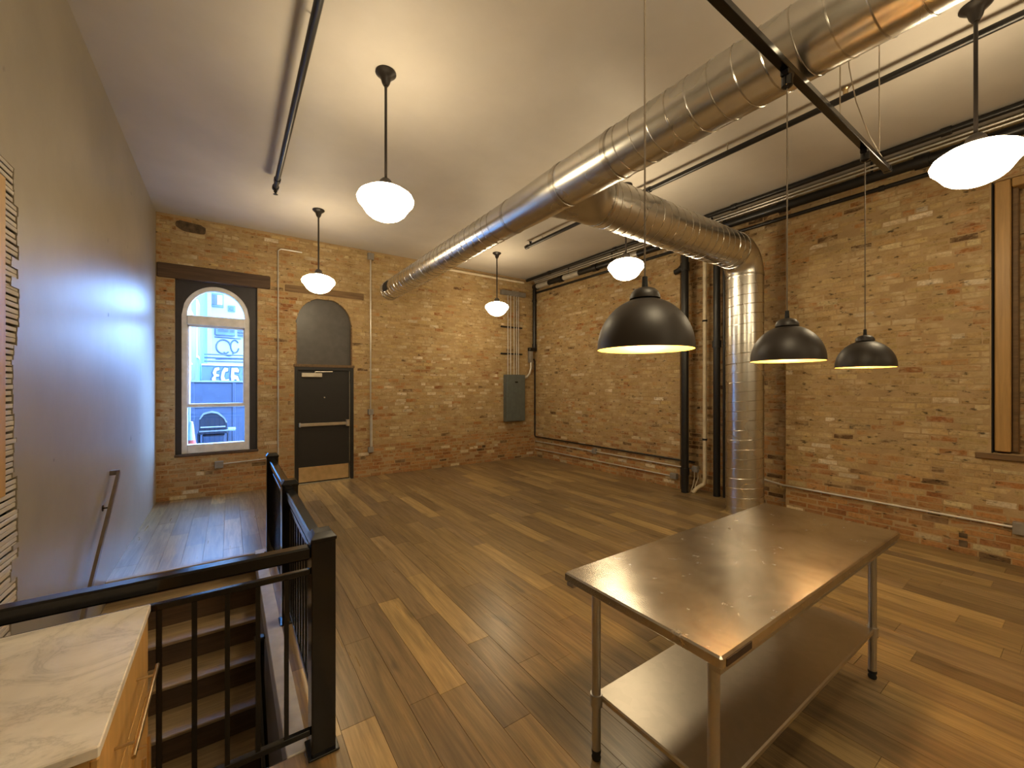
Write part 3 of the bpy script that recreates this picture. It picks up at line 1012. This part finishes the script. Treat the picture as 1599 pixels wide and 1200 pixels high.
# ------------------------------------------------------------------ sprinkler pipes
def pipe(name, pts, r, mat, label, cat, joints=(), group=None, n=14, jr=None, smooth=True):
    e = empty(name, pts[0], label, cat, group)
    MB().tube(pts, r, n).build('run', M[mat], e, smooth)
    for a, b in joints:
        MB().tube([a, b], jr or r*1.3, n).build('coupling', M[mat], e, smooth)
    return e
pz = 4.40
e = pipe('sprinkler_pipe', [(.495, YF+.02, pz), (.495, 6.17, pz)], .03, 'blackpipe', 'black sprinkler pipe under the ceiling near the painted wall', 'pipe',
     [((.495, 6.10, pz), (.495, 6.16, pz)), ((.495, 5.86, pz), (.495, 5.93, pz))])
MB().lathe([(0, 0), (.02, 0), (.022, -.03), (.008, -.04), (.03, -.06), (0, -.065)], (.495, 6.13, pz-.03), 12).build('sprinkler_head', M['blackpipe'], e, True)
for yy in (.8, 3.3, 5.8):
    MB().tube([(.495, yy, pz), (.495, yy, ZC)], .006, 6).build('hanger', M['blackpipe'], e)
pz = 4.43
e = pipe('sprinkler_pipe', [(4.6, YF+.02, pz), (4.6, 6.2, pz)], .03, 'blackpipe', 'black sprinkler pipe crossing above the branch duct', 'pipe',
     [((4.6, 6.12, pz), (4.6, 6.19, pz)), ((4.6, 3.42, pz), (4.6, 3.52, pz))])
MB().lathe([(0, 0), (.02, 0), (.02, .04), (.03, .05), (0, .07)], (4.6, 1.33, pz+.028), 12).build('sprinkler_head', M['brass'], e, True)
MB().lathe([(0, 0), (.02, 0), (.02, .03), (.03, .04), (0, .05)], (4.6, 6.05, pz+.028), 12).build('sprinkler_head', M['blackpipe'], e, True)
for yy in (.2, 2.4, 5.7):
    MB().tube([(4.6, yy, pz), (4.6, yy, ZC)], .006, 6).build('hanger', M['cable'], e)

# ------------------------------------------------------------------ pipe bundle along the right wall
YE = 8.32
pipe('ceiling_pipe', [(6.21, YF+.02, 4.494), (6.21, YE, 4.494)], .034, 'blackpipe', 'topmost black pipe tight under the ceiling along the brick wall', 'pipe',
     [((6.21, y, 4.494), (6.21, y+.08, 4.494)) for y in (.9, 3.1, 5.4, 7.4)], 'pipes along the top of the brick wall')
pipe('conduit', [(6.36, YF+.02, 4.462), (6.36, 8.2, 4.462)], .012, 'conduit', 'upper of the two thin silver conduits at the top of the brick wall', 'conduit', (), 'pipes along the top of the brick wall', 8)
pipe('conduit', [(6.385, YF+.02, 4.43), (6.385, 8.2, 4.43)], .012, 'conduit', 'lower of the two thin silver conduits at the top of the brick wall', 'conduit', (), 'pipes along the top of the brick wall', 8)
e = pipe('drain_pipe', [(6.42, YF+.02, 4.345), (6.42, 8.30, 4.345)], .06, 'blackpipe', 'thick black drain pipe with couplings along the top of the brick wall', 'pipe',
     [((6.42, y, 4.345), (6.42, y+.12, 4.345)) for y in (1.1, 2.5, 4.35, 6.1, 7.2, 8.15)], 'pipes along the top of the brick wall', 18)
for y in (5.05, 6.65, 7.7):
    o = MB().tube([(6.42, y, 4.345), (6.42, y+.5, 4.345)], .0625, 18).build('bare_section', M['conduit'], e, True); o['label'] = 'bare metal section'
for y in (-.5, 1.6, 3.6, 5.7, 7.0):
    MB().tube([(6.42, y, 4.345), (6.42, y, ZC)], .014, 8).build('hanger', M['blackpipe'], e)
pipe('water_pipe', [(6.488, YF+.02, 4.205), (6.488, CH0-.1, 4.205), (6.488, 8.34, 4.215)], .026, 'blackpipe', 'thin black pipe lowest in the bundle along the brick wall', 'pipe',
     [((6.488, y, 4.205), (6.488, y+.05, 4.205)) for y in (1.5, 3.3, 5.2)], 'pipes along the top of the brick wall')
pipe('conduit', [(3.9, YB-.03, 4.44), (6.15, YB-.03, 4.44)], .028, 'whitepipe', 'cream pipe along the top of the far brick wall', 'pipe')

# corner pipe and its box
e = pipe('corner_pipe', [(6.455, YB-.075, 4.30), (6.455, YB-.075, 2.80)], .045, 'blackpipe', 'black vertical pipe in the corner of the brick walls', 'pipe',
     [((6.455, YB-.075, 3.98), (6.455, YB-.075, 4.04)), ((6.455, YB-.075, 2.80), (6.455, YB-.075, 2.90))])
MB().cbox((6.27, YB-.12, 2.71), (6.51, YB-.03, 2.80), .01).build('valve', M['blackpipe'], e)
o = MB().cbox((6.29, YB-.11, 2.42), (6.39, YB-.01, 2.72), .008).build('junction_box', M['greybox']); tag(o, 'small grey junction box at the corner pipe', 'junction box')
bz = .52
pts = [(6.39, YB-.05, 2.50), (6.47, YB-.05, 2.50), (6.49, YB-.05, 2.46), (6.49, YB-.05, bz+.04), (6.495, YB-.07, bz), (6.495, 3.95, bz)]
pipe('gas_pipe', pts, .017, 'blackpipe', 'thin black pipe down the corner and low along the brick wall', 'pipe', [((6.49, YB-.05, 1.10), (6.49, YB-.05, 1.13))], None, 10)
pts = [(6.5, YB-.06, .40), (6.505, 4.0, .40)]
e = pipe('conduit', pts, .013, 'conduit', 'silver conduit low on the brick wall, just under the black pipe', 'conduit', (), None, 8)
for y in (6.26, 3.93):
    MB().cbox((6.46, y-.05, .36), (6.527, y+.05, .46), .005).build('outlet_box', M['greybox'], e)
e = pipe('conduit', [(6.5, YB-.06, .205), (6.505, 4.36, .21)], .012, 'conduit', 'lowest silver conduit at the foot of the brick wall', 'conduit', (), None, 8)
MB().cbox((6.46, 4.27, .17), (6.527, 4.40, .27), .005).build('outlet_box', M['greybox'], e)
e = pipe('conduit', [(6.50, .45, .39), (6.50, CH0+.02, .40), (6.74, CH0+.5, .40)], .013, 'conduit', 'silver conduit low on the brick wall beside the steel table', 'conduit', (), None, 8)
MB().cbox((6.45, .40, .33), (6.527, .52, .45), .005).build('outlet_box', M['greybox'], e)

# ------------------------------------------------------------------ pipes standing in the chase
e = pipe('soil_pipe', [(6.40, 4.065, 0), (6.40, 4.065, 4.12), (6.40, 4.10, 4.22), (6.41, 4.17, 4.30)], .062, 'blackpipe', 'thick black vertical pipe at the edge of the chase', 'pipe',
     [((6.40, 4.065, .30), (6.40, 4.065, .42)), ((6.40, 4.065, 3.78), (6.40, 4.065, 3.92))], 'pipes standing in the chase', 20, .074)
MB().tube(arc_pts((6.40, 4.25, 3.98), .18, 1.5*PI, PI, (0, 1, 0), (0, 0, 1), 6)[::-1]+[], .05, 14).build('bend', M['blackpipe'], e, True)
e = pipe('white_pipe', [(6.50, 3.98, 0), (6.54, 3.93, .08), (6.60, 3.84, .16), (6.60, 3.825, .26), (6.60, 3.825, 3.95)], .032, 'whitepipe', 'cream plastic pipe standing in the chase', 'pipe', (), 'pipes standing in the chase', 14)
for z in (.9, 2.9):
    MB().tube([(6.60, 3.825, z), (6.60, 3.825, z+.03)], .04, 14).build('clip', M['rubber'], e)
e = pipe('vent_pipe', [(6.60, 3.62, 0), (6.60, 3.62, ZC)], .054, 'blackpipe', 'black pipe between the cream pipe and the duct riser', 'pipe', [((6.60, 3.62, 2.45), (6.60, 3.62, 2.56))], 'pipes standing in the chase', 18)
pipe('vent_pipe', [(6.62, 3.505, 0), (6.62, 3.505, ZC)], .024, 'blackpipe', 'thin black pipe tight beside the duct riser', 'pipe', (), 'pipes standing in the chase', 12)
for i, (ya, lab) in enumerate([(4.02, 'pale cable curling up from the floor beside the thick black pipe'), (3.96, 'pale cable rising to the outlet box in the chase')]):
    c = MB().tube([(6.50+.02*i, ya, 0), (6.52, ya-.03+.02*i, .12), (6.56, ya-.035, .24), (6.58, ya-.02, .36)], .009, 6).build('floor_cable', M['cable'], None, True)
    tag(c, lab, 'cable', 'cables by the pipe chase')

# ------------------------------------------------------------------ electrical panel
ep = empty('electrical_panel', (5.83, YB, .95), 'grey electrical panel on the far brick wall', 'electrical panel')
MB().cbox((5.54, YB-.16, .95), (6.10, YB-.012, 2.10), .006).build('body', M['greypanel'], ep)
dr = MB().cbox((5.56, YB-.175, .97), (6.08, YB-.16, 2.08), .004).build('door', M['greypanel'], ep)
MB().cbox((5.78, YB-.185, 1.90), (5.86, YB-.175, 1.93), .003).build('latch', M['black'], dr)
pipe('conduit_bend', [(6.101, YB-.08, 2.02), (6.20, YB-.08, 2.04), (6.30, YB-.08, 2.14), (6.34, YB-.08, 2.28), (6.34, YB-.08, 2.44)], .03, 'conduit', 'silver bend from the electrical panel to the junction box', 'conduit', (), None, 12)
o = MB().cbox((5.44, YB-.1, 4.06), (6.17, YB-.01, 4.17), .005).build('wireway', M['greybox']); tag(o, 'grey wireway box above the panel conduits', 'box')
for i, x_ in enumerate((5.645, 5.725, 5.83, 5.905, 5.965)):
    o = MB().tube([(x_, YB-.06, 2.08), (x_, YB-.06, 4.07)], .0115, 8).build('panel_conduit', M['conduit'], None, True)
    tag(o, ['leftmost', 'second', 'middle', 'fourth', 'rightmost'][i]+' of the five silver conduits rising from the electrical panel', 'conduit', 'conduits above the electrical panel')
for z, lab in ((3.28, 'upper black strut behind the panel conduits'), (2.62, 'lower black strut behind the panel conduits')):
    o = MB().cbox((5.46, YB-.045, z-.018), (6.10, YB-.008, z+.018), .003).build('strut', M['blackpipe']); tag(o, lab, 'strut', 'struts for the panel conduits')

# conduits by the door and window
e = pipe('conduit', [(1.10, YB-.03, 4.27), (.76, YB-.03, 4.27), (.716, YB-.03, 4.23), (.716, YB-.03, .60)], .012, 'conduit', 'silver conduit between the window and the door', 'conduit', (), None, 8)
MB().tube([(.716, YB-.03, .60), (.70, YB-.03, .545), (-.10, YB-.03, .515)], .012, 8).build('low_run', M['conduit'], e, True)
MB().cbox((-.20, YB-.06, .45), (-.08, YB-.004, .565), .005).build('outlet_box', M['greybox'], e)
e = pipe('conduit', [(2.334, YB-.03, 4.40), (2.334, YB-.03, .5)], .013, 'conduit', 'silver conduit with boxes right beside the door', 'conduit', (), None, 8)
for z, s_ in ((4.42, .06), (1.30, .05), (.54, .05)):
    MB().cbox((2.334-s_, YB-.065, z-s_*1.1), (2.334+s_, YB-.004, z+s_*1.1), .005).build('outlet_box', M['greybox'], e)
MB().cbox((2.345, YB-.04, .6), (2.37, YB-.01, 1.25), .003).build('raceway', M['conduit'], e)

# ------------------------------------------------------------------ steel work table
TX0, TX1, TY0, TY1, TT = 1.335, 3.41, .715, 1.487, .91
tb = empty('work_table', ((TX0+TX1)/2, (TY0+TY1)/2, 0), 'stainless steel work table with a lower shelf', 'table')
o = MB().cbox((TX0, TY0, TT-.045), (TX1, TY1, TT), .007).build('table_top', M['steel'], tb)
MB().box((TX0+.01, TY0+.01, TT-.065), (TX1-.01, TY0+.05, TT-.044)).build('rim', M['steelleg'], o)
MB().box((TX0+.01, TY1-.05, TT-.065), (TX1-.01, TY1-.01, TT-.044)).build('rim', M['steelleg'], o)
MB().box((TX0+.03, TY0-.002, TT-.038), (TX0+.20, TY0+.001, TT-.012)).build('maker_plate', M['oldwood'], o)
for x_ in (1.465, 3.28):
    for y_ in (.815, 1.40):
        l = MB().tube([(x_, y_, .035), (x_, y_, TT-.06)], .0215, 16).build('leg', M['steelleg'], tb, True)
        MB().lathe([(0, 0), (.02, 0), (.023, .012), (.016, .03), (.0225, .034), (.0225, .05), (0, .05)], (x_, y_, 0), 14).build('foot', M['rubber'], l, True)
        MB().tube([(x_, y_, .262), (x_, y_, .318)], .029, 16).build('collar', M['steelleg'], l, True)
MB().cbox((1.475, .80, .285), (3.27, 1.415, .315), .006).build('lower_shelf', M['steelshelf'], tb)

# ------------------------------------------------------------------ counter cabinet and marble top
CX1, CY0, CY1, CT = -.25, 1.337, 2.10, .965
cab = empty('counter_cabinet', (-.6, 1.72, 0), 'oak counter cabinet with brass pulls beside the railing', 'cabinet')
m = MB()
m.box((XL+.004, CY0+.02, .08), (XL+.024, CY1-.012, CT-.03)); m.box((-.29, CY0+.02, .08), (-.272, CY1-.012, CT-.03))
m.box((XL+.024, CY1-.03, .08), (-.29, CY1-.012, CT-.03)); m.box((XL+.024, CY0+.02, .08), (-.29, CY1-.03, .10))
m.box((XL+.024, CY0+.02, CT-.055), (-.29, CY1-.03, CT-.03)); m.box((XL+.024, CY0+.16, .1), (-.29, CY0+.175, CT-.055))
m.build('body', M['oak'], cab)
MB().box((XL+.03, CY0+.135, .10), (-.30, CY0+.158, CT-.057)).build('dark_recess', M['dark'], cab)
MB().box((XL+.03, CY0+.06, 0), (-.33, CY1-.05, .08)).build('plinth', M['dark'], cab)
def bar(p, a, b, off, parent, r=.0055):
    a, b = Vector(a), Vector(b)
    h_ = MB().tube([a, b], r, 10)
    for f_ in (.14, .86):
        q = a.lerp(b, f_); h_.tube([q, q-Vector((off, 0, 0))], .004, 8)
    return h_.build('pull', M['brass'], parent, True)
d_ = MB().cbox((-.272, CY0+.025, .72), (-.256, CY1-.018, CT-.045), .003).build('drawer', M['oak'], cab)
bar(d_, (-.208, 1.90, .825), (-.208, 1.46, .825), .05, d_)
mid_y = (CY0+CY1)/2
for a, b, hy in ((CY0+.025, mid_y-.002, mid_y-.05), (mid_y+.002, CY1-.018, mid_y+.05)):
    d_ = MB().cbox((-.272, a, .09), (-.256, b, .714), .003).build('door', M['oak'], cab)
    MB().cbox((-.258, a+.06, .15), (-.253, b-.06, .655), .002).build('inset_panel', M['oak'], d_)
    bar(d_, (-.215, hy, .67), (-.215, hy, .45), .042, d_)
o = MB().cbox((XL+.004, CY0, CT-.028), (CX1, CY1, CT), .003).build('marble_worktop', M['marble']); tag(o, 'grey-veined cream marble worktop on the oak cabinet', 'worktop')

# ------------------------------------------------------------------ the alley outside
m = MB().box((-8, YB+.26, -.35), (16, 60, -.15))
tag(m.build('ground', M['asphalt']), 'grey alley paving outside the window', None, None, 'structure')
lb = empty('alley_building', (-3, 18, -.15), 'cyan painted building along the alley seen through the window', 'building')
MB().box((-6, YB+.3, -.15), (-1.02, 29, 11)).build('wall', M['cyan'], lb)
MB().box((-1.03, 28.6, -.15), (-.84, 29, 11)).build('corner_pilaster', M['pale'], lb)
for (a, b, z0_, z1_) in ((16.2, 18.2, .9, 4.1), (19.5, 20.6, 3.0, 5.0)):
    f_ = MB().box((-1.03, a-.1, z0_-.1), (-.98, b+.1, z1_+.1)).build('window', M['white'], lb)
    MB().box((-.985, a, z0_), (-.97, b, z1_)).build('pane', M['outdark'], f_)
for z in (1.4, 2.5):
    MB().tube([(-.97, 14.0, z), (-.97, 16.0, z)], .04, 8).build('wall_pipe', M['white'], lb, True)
MB().tube([(-.95, 14.6, -.1), (-.95, 14.6, 6)], .06, 8).build('downpipe', M['white'], lb, True)

fb = empty('far_building', (3, 32, -.15), 'pale building closing the end of the alley', 'building')
MB().box((-2.5, 30, -.15), (3.0, 36, 13)).build('wall', M['pale'], fb)
MB().box((3.0, 30.4, -.15), (14, 36, 4.2)).build('unseen_low_wing', M['pale'], fb)  # unseen part, kept low by guess so sky light reaches the left wall
def fwin(x0, x1, z0_, z1_, frame, pane, split=True):
    f_ = MB().box((x0, 29.93, z0_), (x1, 30.01, z1_)).build('window', M[frame], fb)
    if split:
        w = (x1-x0)
        MB().box((x0+w*.08, 29.9, z0_+.12), (x0+w*.45, 29.94, z1_-.1)).build('pane', M[pane], f_)
        MB().box((x0+w*.55, 29.9, z0_+.12), (x0+w*.92, 29.94, z1_-.1)).build('pane', M['rust'], f_)
    else:
        MB().box((x0+.08, 29.9, z0_+.08), (x1-.08, 29.94, z1_-.08)).build('pane', M[pane], f_)
fwin(-.98, -.28, 6.55, 7.35, 'grey_out', 'outdark')
fwin(-.05, .30, 6.35, 6.70, 'grey_out', 'fence', False)
sg = MB().box((-.66, 29.8, 4.88), (.29, 30, 5.58)).build('fascia', M['grey_out'], fb)
for i in range(8):
    if i == 5: continue
    MB().box((-.52+.1*i, 29.77, 5.08), (-.455+.1*i, 29.8, 5.28)).build('opening', M['outdark'], sg)
for i in range(4):
    MB().box((.43, 29.85, 4.9+.18*i), (.75, 30, 4.98+.18*i)).build('vent_slat', M['fence'], fb)

# low wall with painted letters
gw = empty('graffiti_wall', (.9, 22, -.15), 'low grey wall painted with bubble letters beyond the fence', 'wall')
MB().box((-.98, 22, -.15), (8, 22.3, 2.72)).build('wall', M['grey_out'], gw)
MB().box((-.98, 21.95, 2.72), (8, 22.35, 2.80)).build('coping', M['white'], gw)
def lx(x_, z_): return (-.64+(x_+.5)*.55, 1.95+(z_-1.95)*.70)
def stroke(pts, name='letter_outline', r=.026, mat='ink'):
    MB().tube([(lx(a, b)[0], 21.985, lx(a, b)[1]) for a, b in pts], r, 6).build(name, M[mat], gw)
def blob(pts):
    MB().prism_y([lx(a, b) for a, b in pts], 21.975, 22.0).build('letter_fill', M['white'], gw)
E_ = [(-.42,1.95),(-.50,2.25),(-.36,2.42),(-.44,2.62),(-.30,2.92),(.02,2.98),(.06,2.78),(-.14,2.70),(-.16,2.56),(.04,2.52),(.02,2.36),(-.18,2.34),(-.18,2.18),(.06,2.16),(.04,1.95)]
C_ = [(.16,1.95),(.08,2.30),(.14,2.66),(.32,2.96),(.62,2.92),(.60,2.70),(.42,2.66),(.36,2.40),(.44,2.20),(.66,2.26),(.68,2.02),(.44,1.78)]
F_ = [(.80,1.95),(.74,2.40),(.80,2.94),(1.22,2.98),(1.36,2.80),(1.30,2.62),(1.02,2.66),(1.02,2.52),(1.26,2.44),(1.40,2.10),(1.36,1.95),(1.18,1.95),(1.12,2.20),(1.0,2.18),(1.0,1.95)]
for L_ in (E_, C_, F_):
    blob(L_); stroke(L_+[L_[0]])
stroke([(1.5, 1.95), (1.75, 2.3), (1.6, 2.6), (1.8, 2.9)], 'scribble', .025)
# rails and pale mural behind the wall
for z, r_ in ((3.15, .04), (3.30, .03), (2.98, .03)):
    o = MB().tube([(-.95, 23.5, z), (7, 23.5, z)], r_, 8).build('pipe_rail', M['fence'], None, True)
    tag(o, {3.15: 'middle', 3.30: 'upper', 2.98: 'lower'}[z]+' of the grey rails crossing the alley above the painted wall', 'rail', 'rails across the alley')
def mural(pts, r=.05):
    MB().tube([(-.7+(a+.4)*.68, 29.97, b) for a, b in pts], r*.8, 6).build('mural_line', M['fence'], fb)
def ring(cx_, cz_, rx_, rz_, a0=0, a1=2*PI, n=14):
    return [(cx_+rx_*math.cos(a0+(a1-a0)*i/n), cz_+rz_*math.sin(a0+(a1-a0)*i/n)) for i in range(n+1)]
mural(ring(.22, 4.2, .52, .42, .2, PI*1.75)); mural(ring(1.05, 4.25, .30, .38, .6, PI*1.9)); mural(ring(.62, 3.9, .35, .22, PI, 2*PI)); mural([(-.4, 4.75), (1.5, 4.72)], .03); mural([(-.35, 3.45), (1.7, 3.5)], .03)

# dark board fence, each panel a part
fc = empty('alley_fence', (.6, 14.4, -.15), 'dark blue board fence across the alley', 'fence')
x = -.84
i = 0
while x < 4.0:
    w = 1.05 if i % 2 else .95
    MB().cbox((x+.01, 14.4, -.12), (x+w-.01, 14.44, 1.93), .008).build('panel', M['fence'], fc)
    MB().cbox((x-.04, 14.38, -.15), (x+.04, 14.46, 1.97), .008).build('post', M['fence'], fc)
    x += w; i += 1
MB().box((-.88, 14.36, 1.93), (4.1, 14.48, 1.98)).build('top_rail', M['grillmetal'], fc)
MB().box((-.88, 14.375, 1.22), (4.1, 14.40, 1.27)).build('middle_rail', M['grillmetal'], fc)

# barbecue grill
gx, gy_ = -.33, 12.9
gr = empty('barbecue_grill', (gx, gy_, -.15), 'black barbecue grill with domed lid in front of the fence', 'grill')
hood = [(gx-0.281, .72), (gx-0.281, .98), (gx-0.203, 1.13), (gx-0.039, 1.18), (gx+0.094, 1.14), (gx+0.234, 1.00), (gx+0.281, .86), (gx+0.281, .72)]
MB().prism_y(hood, gy_-.27, gy_+.27).build('lid', M['grill'], gr)
top_ = [(gx-0.281, 1.0), (gx-0.203, 1.15), (gx-0.039, 1.20), (gx+0.094, 1.165), (gx+0.234, 1.025), (gx+0.289, .90), (gx+0.257, .90), (gx+0.218, 1.0), (gx+0.086, 1.125), (gx-0.039, 1.155), (gx-0.187, 1.11), (gx-0.257, 1.0)]
MB().prism_y(top_, gy_-.285, gy_-.27).build('lid_edge', M['grillmetal'], gr)
MB().tube([(gx-0.250, gy_-.33, .80), (gx+0.250, gy_-.33, .80)], .018, 8).build('lid_handle', M['grillmetal'], gr, True)
MB().cbox((gx-0.296, gy_-.28, .62), (gx+0.296, gy_+.28, .72), .01).build('firebox', M['grill'], gr)
MB().cbox((gx-0.281, gy_-.26, .68), (gx-0.265+.72, gy_-.29, .71), .004).build('front_bar', M['grillmetal'], gr)
MB().cbox((gx+0.296, gy_-.22, .70), (gx+0.468, gy_+.22, .735), .008).build('side_shelf', M['grillmetal'], gr)
MB().cbox((gx-0.218, gy_-.24, -.02), (gx+0.234, gy_+.24, .60), .01).build('cupboard', M['grill'], gr)
MB().cbox((gx-0.203, gy_-.255, .03), (gx+0.218, gy_-.24, .56), .006).build('door_panel', M['fence'], gr)
for sx_ in (-.3, .3):
    MB().tube([(gx+sx_, gy_-.2, -.15), (gx+sx_, gy_-.2, .65)], .02, 8).build('leg', M['grill'], gr, True)
    MB().tube([(gx+sx_, gy_+.2, -.15), (gx+sx_, gy_+.2, .65)], .02, 8).build('leg', M['grill'], gr, True)
# red and white cone
cn = empty('traffic_cone', (-.70, 11.6, -.15), 'red and white cone standing outside the window', 'cone')
MB().lathe([(.20, 0), (.16, .22), (.135, .36)], (-.70, 11.6, -.13), 20).build('lower_band', M['white'], cn, True)
MB().lathe([(.135, .36), (.10, .60), (.075, .74)], (-.70, 11.6, -.13), 20).build('middle_band', M['red'], cn, True)
MB().lathe([(.075, .74), (.045, 1.05), (.03, 1.15), (0, 1.16)], (-.70, 11.6, -.13), 20).build('upper_band', M['white'], cn, True)
MB().cbox((-.94, 11.36, -.15), (-.46, 11.84, -.11), .01).build('foot', M['red'], cn)
